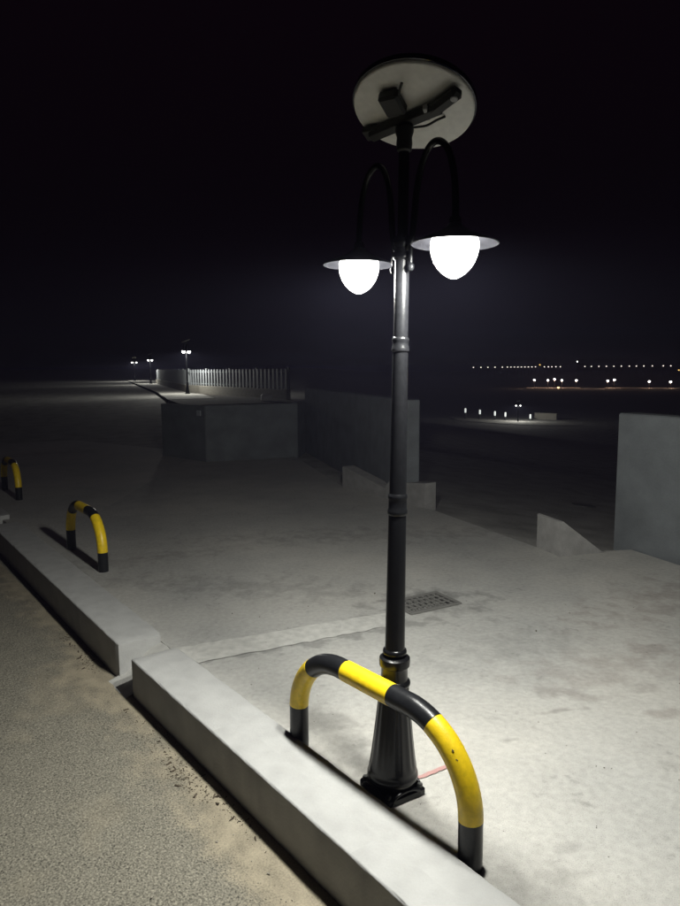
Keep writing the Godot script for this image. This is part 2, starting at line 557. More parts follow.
# ---------------------------------------------------------------- the things
func hoop_barrier(foot_a: Vector3, foot_b: Vector3, label: String) -> void:
	var w := Vector2(foot_b.x - foot_a.x, foot_b.z - foot_a.z).length()
	var t := thing("hoop_barrier", label, "barrier", foot_a, 0.0, "yellow and black hoop barriers behind the kerb")
	var xf := along(Vector3.ZERO, foot_b - foot_a)
	var ht := 0.42
	var r := 0.265
	var quarter := r * PI / 2.0
	var total := 2.0 * (ht - r) + 2.0 * quarter + w - 2.0 * r
	var cuts := [0.0, 0.118, 0.262, 0.405, 0.567, 0.692, 0.897, 1.0]
	for b in 7:
		var pts := []
		var n := 12
		for i in n + 1:
			var s: float = total * lerp(cuts[b], cuts[b + 1], float(i) / n)
			var p := Vector3.ZERO
			if s < ht - r: p = Vector3(0, s, 0)
			elif s < ht - r + quarter:
				var a: float = (s - ht + r) / r
				p = Vector3(r - r * cos(a), ht - r + r * sin(a), 0)
			elif s < ht + w - 3.0 * r + quarter: p = Vector3(s - (ht - 2.0 * r + quarter), ht, 0)
			elif s < total - (ht - r):
				var a: float = (s - (ht + w - 3.0 * r + quarter)) / r
				p = Vector3(w - r + r * sin(a), ht - r + r * cos(a), 0)
			else: p = Vector3(w, total - s, 0)
			pts.append(xf * p)
		if b == 0: pts[0].y = 0.0
		var st := start()
		var yellow := b % 2 == 1
		add_tube(st, pts, 0.0384 if yellow else 0.0378, 28, true)
		var band := put(st.commit(), "yellow_band" if yellow else "black_band", M.yellow if yellow else M.black_paint, t)
		if b == 5 and foot_a.z > -3.0:                      # chipped paint
			for e in [[4, 0.010, 0.004], [4, 0.004, 0.007], [5, 0.006, 0.003]]:
				var c: Vector3 = pts[e[0]] + Vector3(0, e[1] - 0.006, 0)
				var to := (EYE - foot_a - c).normalized()
				put(box(Vector3(0.008, e[2], 0.0016), 0.0003), "paint_chip", M.scuff, band, Transform3D(Basis.looking_at(to) * Basis(Vector3.BACK, 0.6), c + to * 0.0380))

func kerb_mesh(length: float, seed_: int) -> ArrayMesh:
	# a rounded section swept along x, with small irregularities along the arrises
	var wob := FastNoiseLite.new()
	wob.seed = seed_
	wob.frequency = 3.0
	var w := 0.125
	var top := KERB_TOP
	var low := ROAD_Y - 0.06
	var sec := []
	var R := 0.009
	sec.append(Vector2(-w, low))
	sec.append(Vector2(-w + 0.001, (low + top) * 0.5))
	for i in 6:
		var a := PI * 0.5 * i / 5.0
		sec.append(Vector2(-w + R - R * cos(a), top - R + R * sin(a)))
	for i in range(1, 6): sec.append(Vector2(lerp(-w + R, w - R, i / 6.0), top))
	for i in 6:
		var a := PI * 0.5 * i / 5.0
		sec.append(Vector2(w - R + R * sin(a), top - R + R * cos(a)))
	sec.append(Vector2(w, low))
	var st := start()
	var n := int(length / 0.03)
	var rings := []
	for i in n + 1:
		var x: float = length * i / n
		var ring := []
		var endpull := 0.0
		if i == 0 or i == n: endpull = 0.009
		elif i == 1 or i == n - 1: endpull = 0.002
		for k in sec.size():
			var p: Vector2 = sec[k]
			var mid := Vector2(0, (top + low) * 0.5)
			var dir := (p - mid).normalized()
			var j := wob.get_noise_3d(x * 6.0, p.x * 30.0, p.y * 30.0) * 0.0022 + wob.get_noise_3d(x * 1.2, p.x * 4.0, 7.0) * 0.0025
			if p.y > top - 0.02:                               # worn places and small chips along the arris
				j -= 0.006 * smoothstep(0.30, 0.62, wob.get_noise_3d(x * 7.0, signf(p.x) * 20.0, p.x * 9.0)) * smoothstep(0.095, 0.122, absf(p.x))
			var q := p + dir * j - dir * endpull
			ring.append(Vector3(x, q.y, q.x))
		rings.append(ring)
	for i in n:
		for k in sec.size() - 1:
			for p in [rings[i][k], rings[i][k + 1], rings[i + 1][k + 1], rings[i][k], rings[i + 1][k + 1], rings[i + 1][k]]:
				st.set_smooth_group(0)
				st.add_vertex(p)
	for e in [0, n]:
		var c := Vector3(length * e / n + (-0.006 if e == 0 else 0.006), (top + low) * 0.5, 0)
		for k in sec.size() - 1:
			var tr := [c, rings[e][k + 1], rings[e][k]] if e == 0 else [c, rings[e][k], rings[e][k + 1]]
			for p in tr:
				st.set_smooth_group(1)
				st.add_vertex(p)
	st.generate_normals()
	return st.commit()

func kerb(near_end: Vector3, far_end: Vector3, seed_: int, label: String) -> void:
	var len := near_end.distance_to(far_end)
	var o := put(kerb_mesh(len, seed_), "kerb_block", M.kerb, null, along(far_end, near_end))
	tag(o, label, "kerb", "pale concrete kerb blocks in a row")

func lamp_post() -> Node3D:
	var t := thing("solar_lamp_post", "", "lamp post")
	# square foot with bolts
	var plate := put(box(Vector3(0.172, 0.03, 0.172), 0.006), "base_plate", M.black, t, Transform3D(Basis.IDENTITY, Vector3(0, 0.015, 0)))
	for s in [[-1, -1], [-1, 1], [1, -1], [1, 1]]:
		put(lathe([Vector2(0.0001, 0.012), Vector2(0.009, 0.012), Vector2(0.010, 0.008), Vector2(0.010, 0)], 6), "bolt", M.iron, plate, Transform3D(Basis.IDENTITY, Vector3(s[0] * 0.07, 0.015, s[1] * 0.07)))
	for k in 4:                                             # arched cheek on each side of the foot
		var pts := []
		for i in 13:
			var a := PI * i / 12.0
			pts.append(Vector3(cos(a) * 0.062, sin(a) * 0.032, 0))
		put(tube(pts, 0.006, 8), "foot_arch", M.black, plate, Transform3D(Basis(Vector3.UP, PI / 2.0 * k), Vector3.ZERO) * Transform3D(Basis.IDENTITY, Vector3(0, -0.004, 0.083)))
	var bell := [Vector2(0.080, 0.028), Vector2(0.082, 0.052), Vector2(0.088, 0.056), Vector2(0.0915, 0.066), Vector2(0.0905, 0.078), Vector2(0.086, 0.085), Vector2(0.086, 0.095)]
	for i in 13:
		var f := i / 12.0
		bell.append(Vector2(lerp(0.0855, 0.053, pow(f, 0.85)), lerp(0.10, 0.385, f)))
	bell.append_array([Vector2(0.053, 0.395), Vector2(0.0505, 0.40)])
	put(lathe(bell, 96, 16, 0.03, 0.105, 0.38), "fluted_base", M.black, t)
	put(lathe([Vector2(0.050, 0.40), Vector2(0.056, 0.404), Vector2(0.0575, 0.411), Vector2(0.056, 0.418), Vector2(0.0475, 0.424), Vector2(0.0465, 0.468), Vector2(0.049, 0.472), Vector2(0.0535, 0.475), Vector2(0.0545, 0.490), Vector2(0.0535, 0.503), Vector2(0.047, 0.507), Vector2(0.036, 0.510), Vector2(0.037, 0.514), Vector2(0.0415, 0.518), Vector2(0.0425, 0.525), Vector2(0.041, 0.532), Vector2(0.035, 0.536)], 40), "collar", M.black, t)
	put(lathe([Vector2(0.035, 0.534), Vector2(0.0345, 0.56), Vector2(0.0305, 1.014)], 36), "lower_shaft", M.black, t)
	put(lathe([Vector2(0.0305, 1.013), Vector2(0.0335, 1.017), Vector2(0.0345, 1.023), Vector2(0.0335, 1.030), Vector2(0.0315, 1.035), Vector2(0.0312, 1.052), Vector2(0.0312, 1.066), Vector2(0.0325, 1.070), Vector2(0.0335, 1.076), Vector2(0.0325, 1.082), Vector2(0.029, 1.088)], 40), "collar", M.black, t)
	put(lathe([Vector2(0.029, 1.087), Vector2(0.026, 1.566)], 36), "middle_shaft", M.black, t)
	put(lathe([Vector2(0.026, 1.565), Vector2(0.0300, 1.568), Vector2(0.0305, 1.574), Vector2(0.0290, 1.579), Vector2(0.0265, 1.590), Vector2(0.0265, 1.598), Vector2(0.0285, 1.603), Vector2(0.0285, 1.609), Vector2(0.0245, 1.614)], 36), "collar", M.black, t)
	put(lathe([Vector2(0.0245, 1.613), Vector2(0.0240, 1.862)], 32), "upper_shaft", M.black, t)
	put(lathe([Vector2(0.024, 1.861), Vector2(0.030, 1.866), Vector2(0.031, 1.874), Vector2(0.027, 1.882), Vector2(0.026, 1.905), Vector2(0.030, 1.915), Vector2(0.030, 1.925), Vector2(0.022, 1.935), Vector2(0.0175, 1.945)], 32), "hub", M.black, t)
	put(lathe([Vector2(0.0172, 1.944), Vector2(0.0172, 2.27), Vector2(0.0001, 2.27)], 24), "panel_stem", M.black, t)
	for s in [1.0, -1.0]:
		var flip := Basis(Vector3.UP, 0.0 if s > 0 else PI)
		var keys := [Vector3(0.024, 1.895, 0), Vector3(0.046, 1.915, 0), Vector3(0.058, 1.98, 0), Vector3(0.068, 2.06, 0), Vector3(0.090, 2.135, 0), Vector3(0.128, 2.185, 0), Vector3(0.172, 2.190, 0), Vector3(0.214, 2.155, 0), Vector3(0.243, 2.08, 0), Vector3(0.254, 1.99, 0), Vector3(0.254, 1.915, 0)]
		var arm := put(tube(smooth_path(keys, 5), 0.0105, 12), "arm", M.black, t, Transform3D(flip, Vector3.ZERO))
		put(lathe([Vector2(0.0001, 1.822), Vector2(0.008, 1.824), Vector2(0.0125, 1.833), Vector2(0.0115, 1.842), Vector2(0.006, 1.848), Vector2(0.0075, 1.86), Vector2(0.0075, 1.905), Vector2(0.0001, 1.91)], 16), "drop_finial", M.black, arm, Transform3D(Basis.IDENTITY, Vector3(0.045, 0, 0)))
		var at := flip * Vector3(0.254, 0, 0)
		var shade_ := put(lathe([Vector2(0.0001, 1.938), Vector2(0.020, 1.936), Vector2(0.026, 1.926), Vector2(0.050, 1.912), Vector2(0.085, 1.897), Vector2(0.127, 1.880), Vector2(0.130, 1.877), Vector2(0.128, 1.8755), Vector2(0.084, 1.892), Vector2(0.050, 1.904), Vector2(0.0001, 1.908)], 48), "lamp_shade", M.shade, t, Transform3D(Basis.IDENTITY, at))
		put(lathe([Vector2(0.0001, 1.958), Vector2(0.014, 1.956), Vector2(0.018, 1.948), Vector2(0.018, 1.934)], 20), "cap", M.black, shade_)
		put(lathe([Vector2(0.0001, 1.776), Vector2(0.009, 1.777), Vector2(0.020, 1.782), Vector2(0.034, 1.791), Vector2(0.048, 1.805), Vector2(0.060, 1.823), Vector2(0.068, 1.844), Vector2(0.0715, 1.862), Vector2(0.0715, 1.880), Vector2(0.068, 1.893), Vector2(0.0001, 1.894)], 40), "lamp_globe", M.globe, t, Transform3D(Basis.IDENTITY, at))
		var l := SpotLight3D.new()                          # the lens spreads it almost level all round, under the shade
		l.name = "globe_light"
		t.add_child(l, true)
		l.transform = Transform3D(Basis(Vector3.RIGHT, -PI / 2.0), at + Vector3(0, 1.842, 0))
		l.spot_angle = 88.0
		l.spot_angle_attenuation = 0.03
		l.spot_range = 60.0
		l.spot_attenuation = 2.0
		l.light_energy = LAMP_SPILL
		l.light_color = LAMP_COLOR
		l.light_size = 0.055
		l.shadow_enabled = true
	return t

func add_panel(t: Node3D) -> void:
	var n := Vector3(-0.151, -0.935, 0.32).normalized()        # the way the underside faces
	var y := -n
	var x := Vector3(0.205, 0.03, 0.172)
	x = (x - y * x.dot(y)).normalized()
	var world := Transform3D(Basis(x, y, x.cross(y)), Vector3(0.24, 2.322, -2.27))
	var xf := t.global_transform.affine_inverse() * world
	var tray := put(lathe([Vector2(0.0001, 0.0), Vector2(0.186, 0.0), Vector2(0.1905, 0.003), Vector2(0.192, 0.008), Vector2(0.192, 0.016)], 64), "solar_panel", M.tray, t, xf)
	put(lathe([Vector2(0.192, 0.012), Vector2(0.1965, 0.013), Vector2(0.1975, 0.022), Vector2(0.196, 0.031), Vector2(0.189, 0.032), Vector2(0.188, 0.029), Vector2(0.0001, 0.029)], 64), "cell_disc", M.cells, tray)
	put(box(Vector3(0.27, 0.034, 0.034), 0.003), "mounting_bar", M.plastic, tray, Transform3D(Basis.IDENTITY, Vector3(-0.035, -0.024, -0.006)))
	put(box(Vector3(0.055, 0.022, 0.05), 0.003), "bracket", M.plastic, tray, Transform3D(Basis(Vector3.UP, 0.2), Vector3(-0.165, -0.016, -0.005)))
	var ctl := put(box(Vector3(0.088, 0.038, 0.066), 0.008), "controller_box", M.plastic, tray, Transform3D(Basis(Vector3.UP, -1.35), Vector3(-0.022, -0.022, 0.078)))
	put(tube(smooth_path([Vector3(0.02, 0, -0.03), Vector3(0.05, -0.01, -0.045), Vector3(0.075, -0.005, -0.062)], 4), 0.004, 8), "cable", M.plastic, ctl)
	var sensor := put(box(Vector3(0.125, 0.036, 0.042), 0.012), "sensor_unit", M.plastic, tray, Transform3D(Basis(Vector3.UP, -0.28), Vector3(0.122, -0.024, 0.006)))
	put(lathe([Vector2(0.0001, -0.004), Vector2(0.010, -0.003), Vector2(0.012, 0.0)], 16), "sensor_lens", M.lens, sensor, Transform3D(Basis.IDENTITY, Vector3(0.044, -0.0175, 0)))
	put(box(Vector3(0.012, 0.02, 0.052), 0.002), "clip", M.lens, tray, Transform3D(Basis(Vector3.UP, 0.3), Vector3(0.055, -0.03, 0.0)))
	put(tube(smooth_path([Vector3(-0.02, -0.035, -0.03), Vector3(0.02, -0.03, -0.05), Vector3(0.055, -0.02, -0.055), Vector3(0.075, -0.004, -0.07)], 5), 0.0038, 8), "cable", M.plastic, tray)
	# clamp between stem and bar
	put(lathe([Vector2(0.0172, 2.20), Vector2(0.024, 2.205), Vector2(0.026, 2.225), Vector2(0.0245, 2.245), Vector2(0.030, 2.262), Vector2(0.030, 2.275), Vector2(0.0001, 2.277)], 24), "panel_clamp", M.plastic, t)

func copy_lamp(src: Node3D, at: Vector3, turn: float, label: String, group := "") -> Node3D:
	var o: Node3D = src.duplicate()
	o.name = numbered("solar_lamp_post")
	add_child(o)
	o.transform = Transform3D(Basis(Vector3.UP, turn), at)
	o.set_meta("label", label)
	if group: o.set_meta("group", group)
	elif o.has_meta("group"): o.remove_meta("group")
	return o

func drain_grate() -> void:
	# rusty bar grating, slightly sunk, over a pit in the concrete
	var c := GRATE
	var t := thing("drain_grate", "dark rusty iron drain grating let into the concrete behind the lamp post", "drain grate", c, GRATE_TURN)
	var w := GRATE_SIZE.x
	var d := GRATE_SIZE.y
	var f := 0.02
	put(box(Vector3(w + 2 * f, 0.016, f), 0.003), "frame", M.dusty, t, Transform3D(Basis.IDENTITY, Vector3(0, 0.004, d * 0.5 + f * 0.5)))
	put(box(Vector3(w + 2 * f, 0.016, f), 0.003), "frame", M.dusty, t, Transform3D(Basis.IDENTITY, Vector3(0, 0.004, -d * 0.5 - f * 0.5)))
	put(box(Vector3(f, 0.015, d), 0.003), "frame", M.dusty, t, Transform3D(Basis.IDENTITY, Vector3(w * 0.5 + f * 0.5, 0.004, 0)))
	put(box(Vector3(f, 0.015, d), 0.003), "frame", M.dusty, t, Transform3D(Basis.IDENTITY, Vector3(-w * 0.5 - f * 0.5, 0.004, 0)))
	var bar := box(Vector3(0.015, 0.010, d), 0.002)
	for i in 8:
		put(bar, "bar", M.dusty, t, Transform3D(Basis.IDENTITY, Vector3(lerp(-w * 0.5, w * 0.5, (i + 0.5) / 8.0), -0.001, 0)))
	var cross := box(Vector3(w, 0.008, 0.014), 0.002)
	for i in 4:
		put(cross, "cross_bar", M.dusty, t, Transform3D(Basis.IDENTITY, Vector3(0, -0.004, lerp(-d * 0.5, d * 0.5, (i + 0.5) / 4.0))))

func wall_between(called: String, a: Vector3, b: Vector3, high: float, thick: float, mat: Material, label: String, foot := -0.25) -> MeshInstance3D:
	var len := Vector2(b.x - a.x, b.z - a.z).length()
	var st := start()
	add_box(st, Vector3(len, high - foot, thick), 0.012, Transform3D(Basis.IDENTITY, Vector3(len * 0.5, (high + foot) * 0.5 - a.y, 0)))
	var o := put(st.commit(), called, mat, null, along(a, b))
	tag(o, label, "wall")
	return o

func _ready() -> void:
	rng.seed = 4711
	# ---- camera
	var cam := Camera3D.new()
	cam.name = "camera"
	add_child(cam)
	var p := atan(84.0 / 680.0)
	var r := deg_to_rad(0.4)
	var fw := Vector3(0, -sin(p), -cos(p))
	var up := Vector3(0, cos(p), -sin(p))
	cam.transform = Transform3D(Basis(cos(r) * Vector3.RIGHT - sin(r) * up, sin(r) * Vector3.RIGHT + cos(r) * up, -fw), EYE)
	cam.fov = rad_to_deg(2.0 * atan(453.0 / 680.0))
	cam.near = 0.05
	cam.far = 3000.0
	cam.current = true
	# ---- night sky and exposure
	var sky := ProceduralSkyMaterial.new()
	sky.sky_top_color = Color(0.034, 0.013, 0.032)
	sky.sky_horizon_color = Color(0.014, 0.010, 0.018)
	sky.ground_bottom_color = Color(0.02, 0.02, 0.02)
	sky.ground_horizon_color = Color(0.014, 0.010, 0.018)
	sky.sky_curve = 0.3
	var env := Environment.new()
	env.background_mode = Environment.BG_SKY
	env.sky = Sky.new()
	env.sky.sky_material = sky
	env.tonemap_mode = Environment.TONE_MAPPER_LINEAR
	env.tonemap_exposure = 1.18
	env.fog_enabled = true                      # thin night haze, lit by the lamps
	env.fog_density = 0.0011
	env.fog_light_color = Color(0.80, 0.80, 0.98)
	env.sdfgi_enabled = true
	env.ssao_enabled = true
	env.ssil_enabled = true
	var we := WorldEnvironment.new()
	we.name = "environment"
	we.environment = env
	add_child(we)

	make_materials()
	build_setting()
	build_near()
	build_far_left()
	build_far_right()

# ---------------------------------------------------------------- setting
func kerb_point(s: float, k: float) -> Vector2:     # s metres along the kerb line away from its anchor, k metres across
	var o := Vector3(-0.884, 0, -3.474) + KDIR * s + KNORM * k
	return Vector2(o.x, o.z)

func open_hole(outer: PackedVector2Array, hole: PackedVector2Array, from: Vector2) -> PackedVector2Array:
	# one outline with the hole joined on by a 1 mm slit; the hole runs the other way round
	if Geometry2D.is_polygon_clockwise(outer) == Geometry2D.is_polygon_clockwise(hole): hole.reverse()
	var out := PackedVector2Array()
	for v in outer:
		if v == from:
			var near := 0
			for i in hole.size():
				if hole[i].distance_to(v) < hole[near].distance_to(v): near = i
			var off := (hole[near] - v).orthogonal().normalized() * 0.0005
			var prev: Vector2 = outer[(outer.find(v) - 1 + outer.size()) % outer.size()]
			if (prev - v).dot(off) < 0.0: off = -off
			out.append(v + off)
			for i in hole.size():
				out.append(hole[(near + i) % hole.size()] + (off if i == 0 else Vector2.ZERO))
			out.append(hole[near] - off)
			out.append(v - off)
		else: out.append(v)
	return out

func build_setting() -> void:
	make_ground()
	# concrete yard behind the kerb
	var yard := PackedVector2Array([kerb_point(-16.0, 0.012), kerb_point(8.0, 0.012), Vector2(9.0, 2.0), Vector2(5.2, 1.9), Vector2(2.42, -5.52), Vector2(1.74, -5.42), Vector2(1.66, -5.62), Vector2(0.95, -7.28), Vector2(0.02, -8.72), Vector2(-0.9, -12.2), Vector2(-3.2, -12.9), Vector2(-6.0, -15.0)])
	var hole := PackedVector2Array()
	for e in [Vector2(0.5, -0.5), Vector2(0.5, 0.5), Vector2(-0.5, 0.5), Vector2(-0.5, -0.5)]:
		var q := Basis(Vector3.UP, GRATE_TURN) * Vector3(e.x * (GRATE_SIZE.x + 0.015), 0, e.y * (GRATE_SIZE.y + 0.015)) + GRATE
		hole.append(Vector2(q.x, q.z))
	yard = open_hole(yard, hole, Vector2(1.66, -5.62))
	setting(sheet(yard, 0.0, func(q: Vector2) -> Vector2: return Vector2((q.x - YARD_X) / YARD_SPAN, (q.y - YARD_Z) / YARD_SPAN), 0.14), "concrete_yard", M.yard)
	# asphalt on the camera's side
	var road := PackedVector2Array([kerb_point(-60.0, 0.25), kerb_point(40.0, 0.25), kerb_point(40.0, -60.0), kerb_point(-60.0, -60.0)])
	var face := -0.25
	setting(sheet(road, ROAD_Y, func(q: Vector2) -> Vector2:
		var o := Vector3(q.x + 0.884, 0, q.y + 3.474)
		return Vector2((o.dot(KDIR) + 4.9) / ROAD_LONG, (face - o.dot(KNORM)) / ROAD_WIDE)), "asphalt_road", M.road)
	# mortar that fills the gap between two kerb blocks, falling towards the road
	var ms := start()
	var fall := [[0.010, -0.002], [-0.06, -0.022], [-0.13, -0.075], [-0.20, -0.125], [-0.29, -0.150]]
	var lump := FastNoiseLite.new()
	lump.seed = 8
	lump.frequency = 9.0
	for i in fall.size() - 1:
		for j in 8:
			var q := []
			for e in [[i, j], [i + 1, j], [i + 1, j + 1], [i, j + 1]]:
				var g := kerb_point(lerp(-0.235, 0.012, e[1] / 8.0), fall[e[0]][0])
				q.append(Vector3(g.x, fall[e[0]][1] + 0.006 * lump.get_noise_2d(g.x, g.y), g.y))
			for k in [0, 2, 1, 0, 3, 2]:
				ms.set_smooth_group(0)
				ms.add_vertex(q[k])
	ms.generate_normals()
	setting(ms.commit(), "mortar_fill", M.strip)
	# gutter strip that runs to the drain
	var a := Vector2(-0.92, -3.55)
	var b := Vector2(0.33, -4.10)
	var c := Vector2(0.31, -3.87)
	var d := Vector2(-0.74, -3.37)
	var wob := FastNoiseLite.new()
	wob.seed = 3
	wob.frequency = 1.7
	var strip := PackedVector2Array()
	for i in 25: strip.append(a.lerp(b, i / 24.0) + Vector2(0, wob.get_noise_1d(i * 0.7) * 0.02))
	for i in 25: strip.append(c.lerp(d, i / 24.0) + Vector2(0, wob.get_noise_1d(40 + i * 0.7) * 0.03))
	setting(sheet(strip, 0.004, func(q: Vector2) -> Vector2: return q), "gutter_strip", M.strip)

func build_near() -> void:
	# ---- kerb
	var n2 := Vector3(KNORM.x, 0, KNORM.z) * -0.124
	kerb(Vector3(-0.884, 0, -3.474) + n2 + KDIR * 3.62, Vector3(-0.884, 0, -3.474) + n2, 11, "brightly lit kerb block at the foot of the lamp post")
	var s1 := Vector3(-1.107, 0, -3.581)
	var d1 := Vector3(-0.597, 0, -0.802)
	kerb(s1, s1 + d1 * 3.62, 12, "kerb block beyond the gap, shaded by the hoop standing at its back edge")
	var s0 := s1 + d1 * 4.02
	kerb(s0, s0 + d1 * 3.6, 13, "unlit kerb block whose pale end alone shows")
	# ---- hoops
	hoop_barrier(Vector3(-0.172, 0, -2.588), Vector3(0.388, 0, -1.905), "brightly lit yellow and black hoop in front of the lamp post")
	hoop_barrier(Vector3(-2.300, 0, -5.672), Vector3(-1.800, 0, -5.010), "yellow and black hoop with its shadow thrown along the kerb behind the gap")
	hoop_barrier(Vector3(-4.31, 0, -8.62), Vector3(-3.80, 0, -7.92), "dim yellow and black hoop farthest from the lit lamp post")
	# ---- lamp
	var lamp := lamp_post()
	var turn := Basis(Vector3.UP, -atan2(0.846, 0.533))
	lamp.transform = Transform3D(Basis(Vector3.BACK, -0.0150) * turn, Vector3(0.180, 0.0, -2.287))
	add_panel(lamp)
	lamp.set_meta("label", "tall black twin-globe lamp post with a round solar panel beside the hoop")
	M.lamp_source = lamp
	drain_grate()
	# ---- red paint on the concrete
	var mark := PackedVector2Array()
	var ra := Vector2(0.275, -2.352)
	var rb := Vector2(0.405, -2.430)
	var rn := (rb - ra).orthogonal().normalized()
	for i in 13: mark.append(ra.lerp(rb, i / 12.0) + rn * (0.009 + rng.randf_range(-0.002, 0.003)))
	for i in 13: mark.append(rb.lerp(ra, i / 12.0) - rn * (0.009 + rng.randf_range(-0.002, 0.003)))
	var mk := put(sheet(mark, 0.004, func(q: Vector2) -> Vector2: return q), "paint_mark", M.red_paint)
	tag(mk, "short faded red paint stroke on the concrete at the lamp foot", "paint mark")
	# ---- litter along the kerb foot
	var st := start()
	for i in 620:
		var spot: Array = [[-0.66, -2.62, 0.16, 0.030, 150], [-0.44, -2.42, 0.20, 0.025, 90], [-1.70, -4.07, 0.16, 0.030, 90], [-1.45, -3.73, 0.12, 0.035, 45], [-0.9, -2.95, 0.25, 0.03, 45]][[0, 0, 0, 1, 1, 2, 2, 3, 3, 4][i % 10]]
		var o := Vector3(spot[0], 0, spot[1]) + KDIR * rng.randfn(0, spot[2] * 0.6) + KNORM * rng.randfn(0, spot[3])
		if (o - Vector3(-0.884, 0, -3.474)).dot(KNORM) > -0.268: continue
		var s := rng.randf_range(0.0012, 0.0042) * (1.0 if rng.randf() < 0.9 else 2.0)
		var bs := Basis.from_euler(Vector3(rng.randf_range(-0.5, 0.5), rng.randf() * TAU, rng.randf_range(-0.5, 0.5)))
		add_box(st, Vector3(s * rng.randf_range(1.0, 4.0), s * 0.5, s), s * 0.12, Transform3D(bs, Vector3(o.x, ROAD_Y + s * 0.25, o.z)))
	var lit := put(st.commit(), "leaf_litter", M.litter)
	tag(lit, "crumbs of dry leaves and dirt along the kerb foot", "litter", "", "stuff")
	# ---- loose grit on the asphalt
	st = start()
	for i in 900:
		var sk := rng.randf_range(-2.2, 3.2)
		var kk := -0.32 - absf(rng.randfn(0, 0.6))
		var q := kerb_point(sk, kk)
		var s := rng.randf_range(0.0018, 0.0045)
		if rng.randf() < 0.04: s *= 1.8
		var bs := Basis.from_euler(Vector3(rng.randf() * TAU, rng.randf() * TAU, rng.randf() * TAU))
		add_box(st, Vector3(s * rng.randf_range(0.8, 1.6), s * 0.8, s), s * 0.25, Transform3D(bs, Vector3(q.x, ROAD_Y + s * 0.3, q.y)))
	var grit := put(st.commit(), "loose_grit", surface(Color(0.26, 0.24, 0.20), 0.7, 0.05, 301, 0.9, 0.0, 0.05))
	tag(grit, "loose grit scattered over the asphalt by the kerb", "grit", "", "stuff")
	# ---- crumbs lying about on the concrete
	st = start()
	for i in 260:
		var q := Vector3(rng.randf_range(-1.2, 2.6), 0, rng.randf_range(-5.0, -1.2))
		if (q - Vector3(-0.884, 0, -3.474)).dot(KNORM) < 0.03: continue
		var s := rng.randf_range(0.0012, 0.0034) * (1.0 if rng.randf() < 0.93 else 2.2)
		var bs := Basis.from_euler(Vector3(rng.randf() * TAU, rng.randf() * TAU, rng.randf() * TAU))
		add_box(st, Vector3(s * rng.randf_range(0.9, 2.2), s * 0.8, s), s * 0.25, Transform3D(bs, Vector3(q.x, s * 0.35, q.z)))
	tag(put(st.commit(), "concrete_crumbs", M.scuff), "dark crumbs scattered over the pale concrete yard", "crumbs", "", "stuff")
	# ---- right parapet wall and cheek
	var w0 := Vector3(2.347, 0, -5.74)
	var wd := Vector3(0.412, 0, 0.911)
	var wn := Vector3(0.911, 0, -0.412)
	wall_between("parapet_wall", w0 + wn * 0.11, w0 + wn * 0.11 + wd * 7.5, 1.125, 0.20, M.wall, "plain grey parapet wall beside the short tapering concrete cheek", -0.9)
	var ca := Vector3(1.76, 0, -5.314)
	var cb := Vector3(2.14, 0, -5.43)
	var cl := Vector2(cb.x - ca.x, cb.z - ca.z).length()
	var ck := put(prism(PackedVector2Array([Vector2(0, -0.3), Vector2(cl + 0.05, -0.3), Vector2(cl + 0.05, 0.0), Vector2(cl, 0.012), Vector2(0.02, 0.29), Vector2(0.0, 0.285)]), 0.33), "ramp_cheek", M.cheek, null, along(ca, cb) * Transform3D(Basis.IDENTITY, Vector3(0.0, 0, -0.165)))
	tag(ck, "short stained concrete cheek tapering down to the plain parapet wall", "ramp cheek")
	# ---- middle parapet wall, its low foot wall and wedge
	var ma := Vector3(0.80, 0, -7.55)
	var mb := Vector3(-0.55, 0, -12.6)
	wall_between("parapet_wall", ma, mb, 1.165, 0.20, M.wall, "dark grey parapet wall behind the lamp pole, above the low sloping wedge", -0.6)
	var fa := Vector3(0.03, 0, -8.64)
	var fb := Vector3(0.915, 0, -7.27)
	var fl := Vector2(fb.x - fa.x, fb.z - fa.z).length()
	var wedge := put(prism(PackedVector2Array([Vector2(0, -0.3), Vector2(fl, -0.3), Vector2(fl, 0.272), Vector2(fl * 0.60, 0.205), Vector2(fl * 0.56, 0.118), Vector2(0.03, 0.272), Vector2(0, 0.268)]), 0.16), "ramp_cheek", M.cheek, null, along(fa, fb) * Transform3D(Basis.IDENTITY, Vector3(0, 0, -0.08)))
	tag(wedge, "low concrete wedge sloping down in front of the dark parapet wall behind the pole", "ramp cheek")
	# ---- left terrace wall: a long front, a return on either side
	var p1 := Vector3(-3.17, 0, -12.05)
	var p2 := Vector3(-2.21, 0, -11.15)
	var p3 := Vector3(-0.73, 0, -11.75)
	var p4 := Vector3(-0.50, 0, -13.6)
	var tw := thing("terrace_wall", "low dark grey angled wall with a small square plate near its end", "wall")
	for e in [[p1, p2, "return_wall", 0.0], [p2, p3, "front_wall", 0.004], [p3, p4, "return_wall", 0.0]]:
		var len := Vector2(e[1].x - e[0].x, e[1].z - e[0].z).length()
		var ws := start()
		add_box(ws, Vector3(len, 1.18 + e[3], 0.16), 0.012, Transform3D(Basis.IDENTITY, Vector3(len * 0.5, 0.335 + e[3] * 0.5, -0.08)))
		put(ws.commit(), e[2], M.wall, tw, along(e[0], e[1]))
	var px := along(p1, p2)
	put(box(Vector3(0.11, 0.09, 0.02), 0.004), "wall_plate", M.slat, tw, px * Transform3D(Basis.IDENTITY, Vector3(1.15, 0.80, 0.008)))

